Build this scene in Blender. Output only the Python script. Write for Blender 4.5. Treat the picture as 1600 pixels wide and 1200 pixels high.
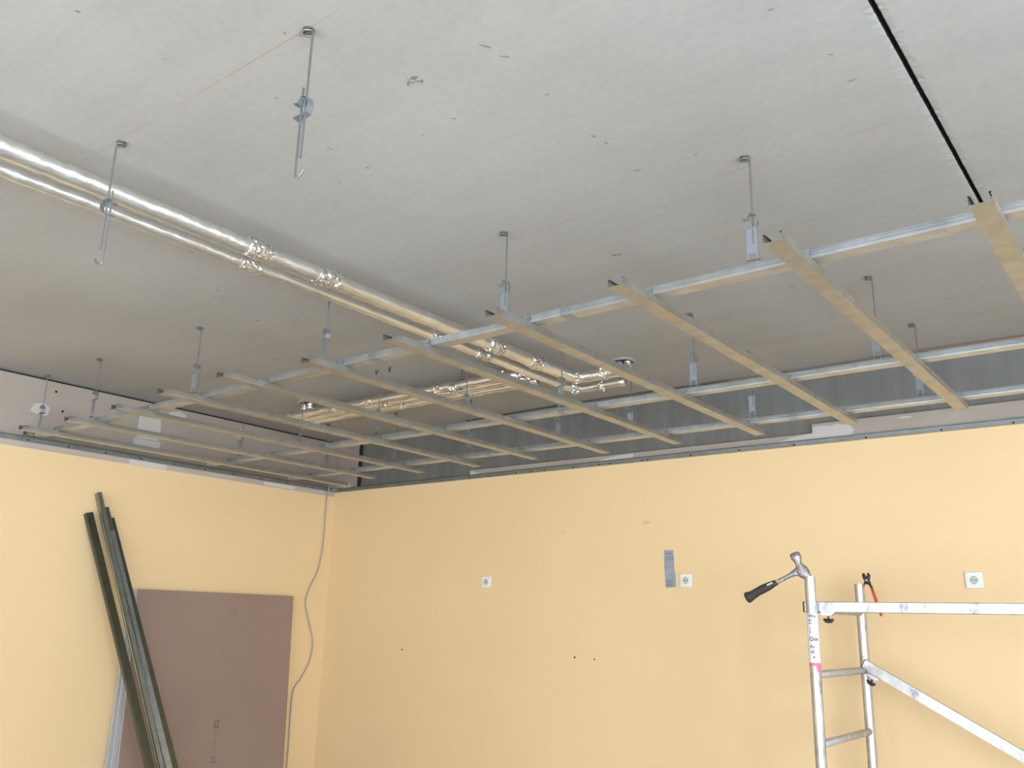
import bpy, bmesh, math, random
from mathutils import Vector, Matrix
random.seed(7)
R_ = math.radians
for o in list(bpy.data.objects): bpy.data.objects.remove(o)
scene = bpy.context.scene
col = scene.collection
ZC = 1.55                      # eye height above the floor
HC = 1.427 + ZC                # underside of the concrete slab
HB = 1.0 + ZC                  # underside of the batten grid
ROOM_X, ROOM_Y = 8.6, -8.6     # far side wall and rear wall

# ------------------------------------------------------------------ camera
cam_d = bpy.data.cameras.new('camera'); cam = bpy.data.objects.new('camera', cam_d); col.objects.link(cam)
cam_d.sensor_width = 36.0; cam_d.sensor_fit = 'HORIZONTAL'; cam_d.lens = 1367.48 * 36 / 1600
cam_d.clip_start = 0.05
cr, cu, cw = Vector((.7895, .6132, .0243)), Vector((.1415, -.2205, .9651)), Vector((-.5971, .7585, .2609))
cw.normalize(); cr = (cr - cw * cr.dot(cw)).normalized(); cu = cr.cross(cw)
M = Matrix.Identity(4)
for i in range(3):
    M[i][0] = cr[i]; M[i][1] = cu[i]; M[i][2] = -cw[i]
M.translation = Vector((5.6968, -4.8699, ZC))
cam.matrix_world = M
scene.camera = cam

# ------------------------------------------------------------------ light and exposure
vs = scene.view_settings
vs.view_transform = 'Standard'; vs.look = 'None'; vs.gamma = 1.0; vs.use_curve_mapping = False
vs.exposure = 0.27
world = bpy.data.worlds.new('world'); scene.world = world; world.use_nodes = True
bg = world.node_tree.nodes['Background']; bg.inputs[0].default_value = (.75, .86, 1.0, 1); bg.inputs[1].default_value = 2.0

def area(name, loc, rot, sx, sy, power, color):
    d = bpy.data.lights.new(name, 'AREA'); d.shape = 'RECTANGLE'; d.size = sx; d.size_y = sy
    d.energy = power; d.color = color
    o = bpy.data.objects.new(name, d); col.objects.link(o); o.location = loc; o.rotation_euler = rot
    return o
# daylight through the windows of the side wall (x = ROOM_X) and of the rear wall (y = ROOM_Y)
WIN_SIDE = [(-1.9, 1.7), (-4.6, 1.9), (-7.1, 1.9)]
WIN_REAR = [(2.6, 1.9), (5.4, 1.9)]
W_Z0, W_Z1 = .45, 2.6
SKYC = (.84, .92, 1.0)
for i, (y, w) in enumerate(WIN_SIDE):
    area('window_daylight', (ROOM_X + .12, y, (W_Z0 + W_Z1) / 2), (0, R_(90), 0), W_Z1 - W_Z0 - .1, w - .1, (34, 120, 195)[i], SKYC)
for i, (x, w) in enumerate(WIN_REAR):
    area('window_daylight', (x, ROOM_Y - .12, (W_Z0 + W_Z1) / 2), (R_(90), 0, 0), w - .1, W_Z1 - W_Z0 - .1, 45, SKYC)
sun_d = bpy.data.lights.new('sun', 'SUN'); sun_d.energy = 31; sun_d.angle = R_(.6); sun_d.color = (1, .95, .86)
sun = bpy.data.objects.new('sun', sun_d); col.objects.link(sun)
sun.rotation_euler = (Vector((-.12, 1.15, -1.0))).to_track_quat('-Z', 'Y').to_euler()

# ------------------------------------------------------------------ materials
def mat(name, color, rough=.6, metal=0.0, spec=None):
    m = bpy.data.materials.new(name); m.use_nodes = True
    b = m.node_tree.nodes['Principled BSDF']
    b.inputs['Base Color'].default_value = (*color, 1); b.inputs['Roughness'].default_value = rough
    b.inputs['Metallic'].default_value = metal
    if spec is not None: b.inputs['Specular IOR Level'].default_value = spec
    return m
class NT:
    def __init__(s, m): s.m = m; s.t = m.node_tree; s.b = s.t.nodes['Principled BSDF']; s.tc = s.t.nodes.new('ShaderNodeTexCoord')
    def n(s, k, **kw):
        x = s.t.nodes.new(k)
        for a, v in kw.items(): setattr(x, a, v)
        return x
    def l(s, a, b): s.t.links.new(a, b)
    def mapping(s, scale=(1, 1, 1), src='Object'):
        mp = s.n('ShaderNodeMapping'); mp.inputs['Scale'].default_value = scale; s.l(s.tc.outputs[src], mp.inputs[0]); return mp.outputs[0]
    def noise(s, scale, vec=None, detail=4, rough=.6):
        x = s.n('ShaderNodeTexNoise'); x.inputs['Scale'].default_value = scale; x.inputs['Detail'].default_value = detail; x.inputs['Roughness'].default_value = rough
        s.l(vec if vec is not None else s.tc.outputs['Object'], x.inputs['Vector']); return x.outputs['Fac']
    def ramp(s, fac, stops):
        r = s.n('ShaderNodeValToRGB'); e = r.color_ramp.elements
        while len(e) < len(stops): e.new(.5)
        for q, (p, c) in zip(e, stops):
            q.position = p; q.color = (*c, 1) if isinstance(c, tuple) else (c, c, c, 1)
        s.l(fac, r.inputs[0]); return r.outputs[0]
    def mix(s, f, a, b, mode='MIX'):
        x = s.n('ShaderNodeMix'); x.data_type = 'RGBA'; x.blend_type = mode
        for si, v in ((0, f), (6, a), (7, b)):
            sock = x.inputs[si]
            if isinstance(v, (int, float)): sock.default_value = v if si == 0 else (v, v, v, 1)
            elif isinstance(v, tuple): sock.default_value = (*v, 1)
            else: s.l(v, sock)
        return x.outputs[2]
    def math(s, op, a, b=None, c=None):
        x = s.n('ShaderNodeMath'); x.operation = op
        for i, v in enumerate((a, b, c)):
            if v is None: continue
            if isinstance(v, (int, float)): x.inputs[i].default_value = v
            else: s.l(v, x.inputs[i])
        return x.outputs[0]
    def bump(s, h, strength=.2, dist=.01):
        x = s.n('ShaderNodeBump'); x.inputs['Strength'].default_value = strength; x.inputs['Distance'].default_value = dist
        s.l(h, x.inputs['Height']); s.l(x.outputs[0], s.b.inputs['Normal'])
    def color(s, c): s.l(c, s.b.inputs['Base Color'])
    def rough(s, c): s.l(c, s.b.inputs['Roughness'])

# cast concrete slab with cloudy stains, formwork streaks, specks and the faint red chalk lines
m_slab = mat('slab_concrete', (.42, .42, .41), .8)
t = NT(m_slab)
big = t.ramp(t.noise(.9, detail=5), [(.3, (.372, .362, .345)), (.7, (.435, .430, .420))])
streak = t.ramp(t.noise(3.0, t.mapping((.25, 2.2, 1)), detail=6), [(.35, .955), (.7, 1.02)])
c = t.mix(1.0, big, streak, 'MULTIPLY')
fine = t.ramp(t.noise(38, detail=3), [(.3, .95), (.7, 1.03)])
c = t.mix(1.0, c, fine, 'MULTIPLY')
speck = t.ramp(t.noise(9.0, detail=1, rough=.3), [(.175, 1.0), (.19, 0.0)])
spm = t.ramp(t.noise(55, detail=2), [(.45, 0.0), (.55, 1.0)])
c = t.mix(t.math('MULTIPLY', speck, spm), c, (.2, .18, .16))
pale = t.ramp(t.noise(2.3, t.mapping((1, 1.8, 1)), detail=8, rough=.75), [(.66, 0.0), (.74, .3)])
c = t.mix(pale, c, (.62, .62, .61))
sx = t.n('ShaderNodeSeparateXYZ'); t.l(t.tc.outputs['Object'], sx.inputs[0])
mask = t.ramp(t.noise(3.2, t.mapping((1, .02, 1)), detail=4), [(.44, 0.0), (.60, .42)])
for yy, rd in ((-3.71, .0026), (-2.425, .0022), (-1.20, .002)):
    d = t.math('ABSOLUTE', t.math('SUBTRACT', sx.outputs[1], yy))
    f = t.math('MULTIPLY', t.math('LESS_THAN', d, rd), mask)
    c = t.mix(f, c, (.42, .18, .13))
t.color(c); t.bump(t.noise(60, detail=5), .12, .004)
# in-situ concrete wall above the lining, with run marks
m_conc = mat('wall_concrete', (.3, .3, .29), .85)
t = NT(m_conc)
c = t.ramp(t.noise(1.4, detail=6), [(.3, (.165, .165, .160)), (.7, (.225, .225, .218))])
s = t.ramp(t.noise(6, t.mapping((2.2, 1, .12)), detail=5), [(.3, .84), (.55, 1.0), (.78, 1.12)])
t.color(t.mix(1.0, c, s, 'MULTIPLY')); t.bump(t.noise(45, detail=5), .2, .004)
# yellow emulsion
m_yel = mat('yellow_paint', (.80, .56, .26), .62, spec=.3)
t = NT(m_yel)
c = t.ramp(t.noise(.8, detail=4), [(.3, (.81, .595, .330)), (.7, (.85, .63, .36))])
t.color(c); t.bump(t.noise(220, detail=3), .06, .001)
# grey-beige gypsum board paper
m_board = mat('board_paper', (.47, .41, .36), .85, spec=.2)
t = NT(m_board)
t.color(t.ramp(t.noise(2, detail=4), [(.3, (.40, .345, .30)), (.7, (.45, .395, .345))]))
m_board2 = mat('board_face', (.40, .30, .24), .8, spec=.25)
t = NT(m_board2)
t.color(t.ramp(t.noise(1.5, detail=3), [(.3, (.300, .208, .165)), (.7, (.33, .235, .185))]))
m_edge = mat('board_edge_paper', (.62, .60, .60), .8)
m_gyp = mat('joint_compound', (.60, .57, .545), .9)
t = NT(m_gyp); t.bump(t.noise(30), .15, .003)
m_raw = mat('raw_plaster', (.55, .43, .38), .9)
t = NT(m_raw)
c = t.ramp(t.noise(4, t.mapping((1, .5, 6)), detail=5), [(.35, (.46, .36, .32)), (.65, (.52, .45, .41))])
t.color(c)
m_floor = mat('floor_screed', (.45, .44, .42), .6)
t = NT(m_floor)
t.color(t.ramp(t.noise(1.2, detail=6), [(.3, (.42, .42, .41)), (.7, (.50, .50, .49))]))
m_white = mat('painted_white', (.75, .75, .73), .5)
# galvanised steel
def galv(name, base, rough, warm=.0, sc=14):
    m = mat(name, base, rough, .85)
    t = NT(m)
    lo = tuple(v * .86 for v in base); hi = tuple(min(1, v * 1.08) for v in base)
    c = t.ramp(t.noise(sc, t.mapping((1, 1, 1)), detail=5), [(.35, lo), (.65, hi)])
    if warm:
        wv = t.ramp(t.noise(5, t.mapping((1, 1, 1)), detail=6, rough=.7), [(.5, 0.0), (.66, warm)])
        c = t.mix(wv, c, (.48, .36, .2))
    t.color(c)
    t.rough(t.ramp(t.noise(9, detail=3), [(.3, rough * .8), (.7, rough * 1.2)]))
    return m
m_galv = galv('galvanised_steel', (.43, .43, .41), .36, .45)
m_galv_c = galv('galvanised_steel_carrier', (.49, .52, .55), .34, .3)
m_galv_d = galv('galvanised_steel_dull', (.27, .29, .27), .5)
m_track = galv('galvanised_track', (.34, .37, .38), .45)
m_wire = mat('zinc_wire', (.24, .25, .25), .45, .8)
m_clip = mat('spring_steel', (.33, .38, .43), .42, .8)
m_dark = mat('dark_gap', (.03, .03, .03), .9)
m_stud = [galv('stud_steel_%d' % i, c, .42) for i, c in enumerate([(.10, .105, .075), (.27, .28, .24), (.15, .17, .17), (.11, .115, .085)])]
m_stud_in = galv('stud_inner_steel', (.36, .40, .43), .3)
# aluminium foil lagging
m_foil = mat('foil_lagging', (.90, .89, .87), .34, 1.0)
t = NT(m_foil)
v = t.n('ShaderNodeTexVoronoi'); v.inputs['Scale'].default_value = 46; t.l(t.mapping((1.6, .6, 1.6)), v.inputs['Vector'])
h = t.math('ADD', t.math('MULTIPLY', v.outputs['Distance'], .7), t.noise(70, detail=4))
t.bump(h, .45, .003)
t.color(t.ramp(t.noise(20, detail=4), [(.35, (.84, .83, .80)), (.65, (.94, .93, .91))]))
m_foil2 = mat('crinkled_foil', (.9, .89, .88), .18, 1.0)
t = NT(m_foil2)
v = t.n('ShaderNodeTexVoronoi'); v.inputs['Scale'].default_value = 60; t.l(t.tc.outputs['Object'], v.inputs['Vector'])
t.bump(v.outputs['Distance'], .9, .008)
# scaffold aluminium, worn
m_alu = mat('scaffold_aluminium', (.80, .80, .81), .38, .85)
t = NT(m_alu)
c = t.ramp(t.noise(16, t.mapping((1, 1, .5)), detail=7, rough=.75), [(.35, (.28, .28, .30)), (.43, (.49, .49, .51)), (.53, (.56, .56, .57)), (.66, (.68, .68, .69))])
t.color(c); t.bump(t.noise(90, detail=4), .1, .002)
m_alu_d = mat('scaffold_aluminium_dull', (.60, .57, .55), .6, .5)
t = NT(m_alu_d)
c = t.ramp(t.noise(22, detail=7, rough=.75), [(.4, (.44, .41, .40)), (.64, (.56, .53, .51)), (.68, (.9, .9, .9))])
t.color(c)
m_black = mat('black_plastic', (.025, .024, .026), .45)
m_grip = mat('black_rubber', (.03, .03, .028), .55)
m_hsteel = mat('forged_steel', (.36, .35, .37), .38, .85)
t = NT(m_hsteel); t.color(t.ramp(t.noise(60, detail=5), [(.35, (.24, .23, .25)), (.65, (.50, .49, .52))])); t.bump(t.noise(120), .2, .001)
m_pale = mat('pale_inlay', (.62, .60, .40), .5)
m_red = mat('red_plastic', (.55, .05, .03), .4)
m_sock = mat('socket_plastic', (.80, .79, .74), .35)
m_sock_in = mat('socket_recess_plastic', (.50, .51, .48), .45)
m_hole = mat('dark_hole', (.01, .01, .01), .9)
m_cable = mat('grey_cable', (.40, .33, .31), .5)
m_cord_o = mat('orange_cable', (.26, .15, .09), .6)
m_cord_d = mat('dark_cable', (.10, .085, .07), .6)
m_tape = mat('grey_tape', (.30, .33, .37), .5)
t = NT(m_tape); t.color(t.ramp(t.noise(30, detail=3), [(.35, (.27, .30, .34)), (.65, (.34, .37, .41))]))
m_ink = mat('dark_ink', (.09, .09, .11), .6)
m_ink2 = mat('faded_ink', (.16, .115, .095), .7)
m_ink3 = mat('very_faded_ink', (.235, .175, .145), .7)
m_stick = mat('white_sticker', (.72, .72, .74), .4)
m_pink = mat('pink_tape', (.80, .16, .28), .5)

# ------------------------------------------------------------------ mesh helpers
def link(name, verts, faces, m, parent=None, smooth=False, loc=None):
    me = bpy.data.meshes.new(name); me.from_pydata([tuple(v) for v in verts], [], faces); me.update()
    bm = bmesh.new(); bm.from_mesh(me); bmesh.ops.recalc_face_normals(bm, faces=bm.faces); bm.to_mesh(me); bm.free()
    if m: me.materials.append(m)
    if smooth:
        for p in me.polygons: p.use_smooth = True
    o = bpy.data.objects.new(name, me); col.objects.link(o)
    if parent: o.parent = parent
    if loc: o.location = loc
    return o
def tag(o, label=None, cat=None, group=None, kind=None):
    if label: o['label'] = label
    if cat: o['category'] = cat
    if group: o['group'] = group
    if kind: o['kind'] = kind
    return o
def thing(name, loc, label, cat, group=None, rot=(0, 0, 0)):
    o = bpy.data.objects.new(name, None); o.empty_display_size = .05; col.objects.link(o)
    o.location = loc; o.rotation_euler = rot
    return tag(o, label, cat, group)
class G:
    """collects geometry for one mesh"""
    def __init__(s): s.v = []; s.f = []
    def add(s, v, f):
        n = len(s.v); s.v += [Vector(x) for x in v]; s.f += [tuple(i + n for i in q) for q in f]; return s
    def box(s, a, b):
        x0, y0, z0 = a; x1, y1, z1 = b
        return s.add([(x0, y0, z0), (x1, y0, z0), (x1, y1, z0), (x0, y1, z0), (x0, y0, z1), (x1, y0, z1), (x1, y1, z1), (x0, y1, z1)],
                     [(0, 3, 2, 1), (4, 5, 6, 7), (0, 1, 5, 4), (1, 2, 6, 5), (2, 3, 7, 6), (3, 0, 4, 7)])
    def prism(s, poly, f0, f1):
        """poly: 2D list; f0, f1 map a 2D point to the two end points"""
        n = len(poly)
        v = [f0(p) for p in poly] + [f1(p) for p in poly]
        f = [tuple(range(n)), tuple(range(2 * n - 1, n - 1, -1))] + [(i, (i + 1) % n, n + (i + 1) % n, n + i) for i in range(n)]
        return s.add(v, f)
    def tube(s, pts, r, seg=10, caps=True, closed=False, jitter=0, squash=None):
        pts = [Vector(p) for p in pts]; n = len(pts)
        rr = r if isinstance(r, (list, tuple)) else [r] * n
        up = None; V = []; F = []
        for i, p in enumerate(pts):
            a = pts[(i - 1) % n] if (closed or i > 0) else p; b = pts[(i + 1) % n] if (closed or i < n - 1) else p
            t = (b - a).normalized()
            if up is None:
                up = Vector((0, 0, 1)) if abs(t.z) < .9 else Vector((1, 0, 0))
            e1 = (up - t * up.dot(t)).normalized(); up = e1; e2 = t.cross(e1)
            for k in range(seg):
                an = 2 * math.pi * k / seg; q = rr[i] * (1 + (random.uniform(-jitter, jitter) if jitter else 0))
                sq = squash or (1, 1)
                V.append(p + e1 * math.cos(an) * q * sq[0] + e2 * math.sin(an) * q * sq[1])
        for i in range(n if closed else n - 1):
            j = (i + 1) % n
            for k in range(seg):
                F.append((i * seg + k, i * seg + (k + 1) % seg, j * seg + (k + 1) % seg, j * seg + k))
        if caps and not closed:
            F.append(tuple(range(seg))[::-1]); F.append(tuple((n - 1) * seg + k for k in range(seg)))
        return s.add(V, F)
    def xform(s, mtx):
        s.v = [mtx @ v for v in s.v]; return s
    def obj(s, name, m, parent=None, smooth=False, loc=None): return link(name, s.v, s.f, m, parent, smooth, loc)
def box(name, a, b, m, parent=None): return G().box(a, b).obj(name, m, parent)
def bevelled(name, a, b, m, parent=None, w=.003, seg=2):
    o = box(name, a, b, m, parent)
    bm = bmesh.new(); bm.from_mesh(o.data)
    bmesh.ops.bevel(bm, geom=bm.edges[:] , offset=w, segments=seg, affect='EDGES', profile=.5); bm.to_mesh(o.data); bm.free()
    return o
def thicken(path, th):
    """open 2D polyline -> closed outline of a sheet of thickness th (to its left)"""
    n = len(path); out = []
    for i, p in enumerate(path):
        a = path[max(0, i - 1)]; b = path[min(n - 1, i + 1)]
        d1 = Vector((p[0] - a[0], p[1] - a[1])); d2 = Vector((b[0] - p[0], b[1] - p[1]))
        ns = []
        for d in (d1, d2):
            if d.length > 1e-9: d.normalize(); ns.append(Vector((-d.y, d.x)))
        nn = sum(ns, Vector((0, 0))).normalized()
        k = 1 / max(.5, nn.dot(ns[0]))
        out.append((p[0] + nn.x * th * k, p[1] + nn.y * th * k))
    return list(path) + out[::-1]
def strip(g, path, th, f0, f1):
    """sheet metal section swept between two ends, as quads (section may be concave)"""
    n = len(path); loop = thicken(path, th); inner = loop[n:][::-1]
    V = [f0(p) for p in path] + [f0(p) for p in inner] + [f1(p) for p in path] + [f1(p) for p in inner]
    F = []
    for i in range(n - 1):
        F += [(i, i + 1, 2 * n + i + 1, 2 * n + i), (n + i, 3 * n + i, 3 * n + i + 1, n + i + 1), (i, n + i, n + i + 1, i + 1), (2 * n + i, 2 * n + i + 1, 3 * n + i + 1, 3 * n + i)]
    F += [(0, 2 * n, 3 * n, n), (n - 1, 2 * n - 1, 4 * n - 1, 3 * n - 1)]
    g.add(V, F)
W = .055; HW = W / 2; HCD = .027
half = [(HW - .008, .0245), (HW - .006, HCD), (HW - .0003, HCD), (HW, .0215), (HW - .0016, .0205), (HW - .0016, .0175), (HW, .0165), (HW, .0115), (HW - .0016, .0105), (HW - .0016, .0075), (HW, .0065), (HW - .0005, 0.0)]
CD = [(-x, z) for x, z in half] + half[::-1]
def ceiling_profile(name, parent, p0, p1, m, scale=1.0, zoff=0):
    """open-topped C profile between p0 and p1 (horizontal)"""
    p0 = Vector(p0); p1 = Vector(p1); d = (p1 - p0).normalized(); sd = d.cross(Vector((0, 0, 1)))
    g = G()
    # wind so that the thickness goes inside: path from left lip down, across and up
    strip(g, CD, .0009, lambda q: p0 + sd * q[0] * scale + Vector((0, 0, q[1] * scale + zoff)), lambda q: p1 + sd * q[0] * scale + Vector((0, 0, q[1] * scale + zoff)))
    return g.obj(name, m, parent)

# ------------------------------------------------------------------ the room
floor = box('floor', (-.3, ROOM_Y - .3, -.15), (ROOM_X + .3, .4, 0), m_floor); tag(floor, kind='structure')
# concrete slab: two cast elements with a recessed joint with ragged lips
def slab():
    g = G(); x0, x1 = -.3, ROOM_X + .3; y0, y1 = ROOM_Y - .3, .4; top = HC + .2; jx = 5.262
    N = 700
    secs = []
    rnd = random.Random(3)
    for i in range(N + 1):
        y = y0 + (y1 - y0) * i / N
        a = .007 + rnd.random() * .008; b = .005 + rnd.random() * .008
        if rnd.random() < .12: a += rnd.uniform(.004, .012)
        if rnd.random() < .12: b += rnd.uniform(.004, .012)
        ch = rnd.uniform(.001, .004)
        secs.append([(x0, y, HC), (jx - .010 - a - .004, y, HC), (jx - .007 - a * .3, y, HC + ch * .6), (jx - .0065, y, HC + ch), (jx - .0055, y, HC + .03), (jx + .0055, y, HC + .03),
                     (jx + .0065, y, HC + ch), (jx + .007 + b * .3, y, HC + ch * .6), (jx + .010 + b + .004, y, HC), (x1, y, HC)])
    n = len(secs[0])
    V = [v for s in secs for v in s]
    F = [(i * n + k, i * n + k + 1, (i + 1) * n + k + 1, (i + 1) * n + k) for i in range(N) for k in range(n - 1)]
    g.add(V, F)
    g.add([(x0, y0, top), (x1, y0, top), (x1, y1, top), (x0, y1, top), (x0, y0, HC), (x1, y0, HC), (x1, y1, HC), (x0, y1, HC)],
          [(0, 1, 2, 3), (0, 4, 5, 1), (1, 5, 6, 2), (2, 6, 7, 3), (3, 7, 4, 0)])
    return g
ceil = slab().obj('ceiling', m_slab); tag(ceil, kind='structure')
m_lip = mat('joint_lip_mortar', (.36, .355, .345), .9)
ceil.data.materials.append(m_dark); ceil.data.materials.append(m_lip)
for p in ceil.data.polygons:
    c = p.center
    if abs(c.x - 5.262) < .0064 and c.z < HC + .05: p.material_index = 1
    elif 0 < 5.262 - c.x < .04 and c.z < HC + .05 and random.random() < .85: p.material_index = 2
m_pit = mat('concrete_pit', (.245, .23, .205), .9)
rp = random.Random(11)
for (x, y, a, ln) in ((4.419, -3.394, 60, .05), (4.432, -3.33, 50, .035), (4.423, -3.125, 0, .022), (4.411, -2.865, 70, .03), (4.422, -2.81, 80, .025), (4.414, -2.608, 20, .035), (5.126, -2.7, 0, .03), (5.061, -3.098, 0, .022), (5.119, -2.844, 40, .02),
                      (3.548, -3.12, 0, .012), (3.992, -3.178, 0, .014), (4.13, -3.187, 30, .015), (3.785, -3.564, 0, .012), (4.038, -3.733, 0, .012), (4.063, -3.702, 0, .012), (3.694, -3.288, 60, .03), (4.615, -2.59, 0, .014), (4.45, -1.338, 30, .03), (4.952, -.828, 0, .03),
                      (3.703, -3.133, 70, .02), (3.688, -4.09, 40, .02), (3.69, -3.855, 0, .01), (2.204, -2.652, 10, .06), (2.587, -3.067, 30, .03), (2.3, -2.75, 10, .03), (1.6, -1.9, 0, .06), (1.2, -2.1, 10, .05)):
    n = 9; pts = []
    for k in range(n):
        an = 2 * math.pi * k / n; rr = rp.uniform(.6, 1.2)
        px, py = math.cos(an) * ln * .42 * rr, math.sin(an) * min(.0042, ln * .3) * rr
        ca, sa = math.cos(R_(a)), math.sin(R_(a)); pts.append((x + px * ca - py * sa, y + px * sa + py * ca))
    V = [(p[0], p[1], HC - .0004) for p in pts] + [(p[0], p[1], HC + .002) for p in pts]
    G().add(V, [tuple(range(n)), tuple(range(2 * n - 1, n - 1, -1))] + [(i, (i + 1) % n, n + (i + 1) % n, n + i) for i in range(n)]).obj('surface_pit', m_pit, ceil)

# wall_back: painted lining in front of the concrete wall
wb = box('wall_back', (-.3, 0, 0), (ROOM_X + .3, .035, HB + .0), m_yel); tag(wb, kind='structure')
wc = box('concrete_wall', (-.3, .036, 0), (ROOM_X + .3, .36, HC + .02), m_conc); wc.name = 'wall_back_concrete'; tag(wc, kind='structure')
o = G().box((1.493, .001, HB), (4.043, .035, HB + .066)).box((4.043, .001, HB), (ROOM_X, .035, HB + .119)).obj('lining_strip', m_board, wb)
o['label'] = 'unpainted grey-beige board edge above the yellow paint'
box('lining_strip', (0, .001, HB), (.262, .035, HC - .004), m_board, wb)
box('board_core', (1.488, .002, HB), (1.493, .034, HB + .066), m_gyp, wb)
box('board_core', (4.038, .002, HB + .066), (4.043, .034, HB + .119), m_gyp, wb)
box('shadow_gap', (.262, .003, HB), (.272, .0355, HC - .004), m_dark, wb)
def patch(name, pts, f, m, parent, nrm, th=.0012):
    P3 = [Vector(f(p)) for p in pts]; n = len(P3); nv = Vector(nrm) * th
    return G().add(P3 + [p + nv for p in P3], [tuple(range(n)), tuple(range(2 * n - 1, n - 1, -1))] + [(i, (i + 1) % n, n + (i + 1) % n, n + i) for i in range(n)]).obj(name, m, parent)
onb = lambda p: (p[0], 0.001, ZC + p[1])
for pts in ([(2.60, 1.031), (2.66, 1.05), (2.74, 1.055), (2.80, 1.06), (2.87, 1.064), (2.875, 1.05), (2.865, 1.03)],
            [(3.83, 1.031), (3.90, 1.05), (3.98, 1.062), (4.04, 1.067), (4.045, 1.10), (4.08, 1.105), (4.14, 1.098), (4.18, 1.105), (4.25, 1.09), (4.27, 1.06), (4.25, 1.031)],
            [(4.50, 1.10), (4.54, 1.106), (4.575, 1.102), (4.56, 1.094), (4.52, 1.092)],
            [(1.494, 1.031), (1.494, 1.062), (1.53, 1.055), (1.60, 1.031)],
            [(.095, 1.031), (.10, 1.05), (.13, 1.085), (.15, 1.06), (.175, 1.07), (.2, 1.031)]):
    patch('compound_patch', pts, onb, m_gyp, wb, (0, -1, 0))
for (hx, hz, r) in ((.885, -.228, .006), (2.428, -.217, .006), (2.578, -.222, .005), (2.33, .585, .003)):
    patch('drill_hole', [(hx + r * math.cos(a * math.pi / 4), hz + r * 1.2 * math.sin(a * math.pi / 4)) for a in range(8)], onb, m_hole, wb, (0, -1, 0), .002)
m_stain = mat('yellow_filler', (.74, .50, .24), .8)
patch('filler_spot', [(2.93, .612), (2.95, .626), (2.985, .622), (3.0, .612), (2.97, .604)], onb, m_stain, wb, (0, -1, 0), .0018)

# wall_left: painted below, bare board above
wl = box('wall_left', (-.3, ROOM_Y - .3, 0), (0, 0, HB - .035), m_yel); tag(wl, kind='structure')
o = box('raw_plaster_band', (-.3, ROOM_Y - .3, HB - .035), (-.001, -.001, HB + .002), m_raw, wl); o['label'] = 'pinkish bare plaster band above the yellow paint'
box('lining_board', (-.3, ROOM_Y - .3, HB + .002), (-.0015, -.001, HC - .014), m_board, wl)
box('shadow_gap', (-.3, ROOM_Y - .3, HC - .014), (-.02, -.001, HC), m_dark, wl)
onl = lambda p: (-.0015, p[0], ZC + p[1])
for pts in ([(-1.80, 1.155), (-1.80, 1.335), (-1.76, 1.33), (-1.70, 1.335), (-1.64, 1.33), (-1.63, 1.25), (-1.64, 1.155)],
            [(-1.82, 1.045), (-1.815, 1.15), (-1.62, 1.15), (-1.625, 1.045)],
            [(-1.60, 1.35), (-1.57, 1.385), (-1.50, 1.40), (-1.45, 1.385), (-1.44, 1.36)],
            [(-2.52, 1.20), (-2.50, 1.25), (-2.44, 1.265), (-2.40, 1.24), (-2.41, 1.19), (-2.46, 1.18)],
            [(-1.02, 1.30), (-.98, 1.37), (-.94, 1.36), (-.90, 1.31)], [(-1.05, 1.08), (-1.0, 1.14), (-.93, 1.12), (-.90, 1.08)]):
    patch('compound_patch', pts, onl, m_gyp, wl, (1, 0, 0))
onp = lambda p: (.0, p[0], ZC + p[1])
patch('compound_patch', [(-1.83, .968), (-1.83, 1.0), (-1.55, 1.0), (-1.55, .968)], lambda p: (-.001, p[0], ZC + p[1]), m_gyp, wl, (1, 0, 0))
patch('compound_patch', [(-.72, .972), (-.72, .998), (-.42, .998), (-.42, .972)], lambda p: (-.001, p[0], ZC + p[1]), m_gyp, wl, (1, 0, 0))
for (hy, hz) in ((-2.38, 1.353), (-2.32, 1.234), (-1.2, 1.33)):
    patch('screw_hole', [(hy + .008 * math.cos(a * math.pi / 4), hz + .008 * math.sin(a * math.pi / 4)) for a in range(8)], onl, m_hole, wl, (1, 0, 0), .002)

# side wall and rear wall with their windows (behind the camera)
def windowed(name, along, wins, f, m):
    g = G(); lo, hi = along
    def B(a0, a1, z0, z1):
        p, q = f(a0, z0, 0), f(a1, z1, 1)
        g.box(tuple(min(u, v) for u, v in zip(p, q)), tuple(max(u, v) for u, v in zip(p, q)))
    edges = sorted((c - w / 2, c + w / 2) for c, w in wins); cur = lo
    for a, b in edges:
        B(cur, a, 0, HC); B(a, b, 0, W_Z0); B(a, b, W_Z1, HC); cur = b
    B(cur, hi, 0, HC)
    o = g.obj(name, m); tag(o, kind='structure')
fx = lambda a, z, k: (ROOM_X + .25 * k, a, z)
fy = lambda a, z, k: (a, ROOM_Y - .25 * k, z)
windowed('wall_right', (ROOM_Y - .25, .0), WIN_SIDE, fx, m_white)
windowed('wall_rear', (0, ROOM_X), WIN_REAR, fy, m_white)
k = 0
for wins, f in ((WIN_SIDE, lambda a, z, d: (ROOM_X + .16 + d, a, z)), (WIN_REAR, lambda a, z, d: (a, ROOM_Y - .16 - d, z))):
    for c, w in wins:
        k += 1; g = G()
        for a0, a1, z0, z1 in ((c - w / 2, c + w / 2, W_Z0, W_Z0 + .06), (c - w / 2, c + w / 2, W_Z1 - .06, W_Z1), (c - w / 2, c - w / 2 + .06, W_Z0, W_Z1), (c + w / 2 - .06, c + w / 2, W_Z0, W_Z1), (c - .04, c + .04, W_Z0, W_Z1)):
            p, q = f(a0, z0, 0), f(a1, z1, .05)
            g.box(tuple(min(u, v) for u, v in zip(p, q)), tuple(max(u, v) for u, v in zip(p, q)))
        tag(g.obj('window_%d' % k, m_white), kind='structure')

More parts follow.
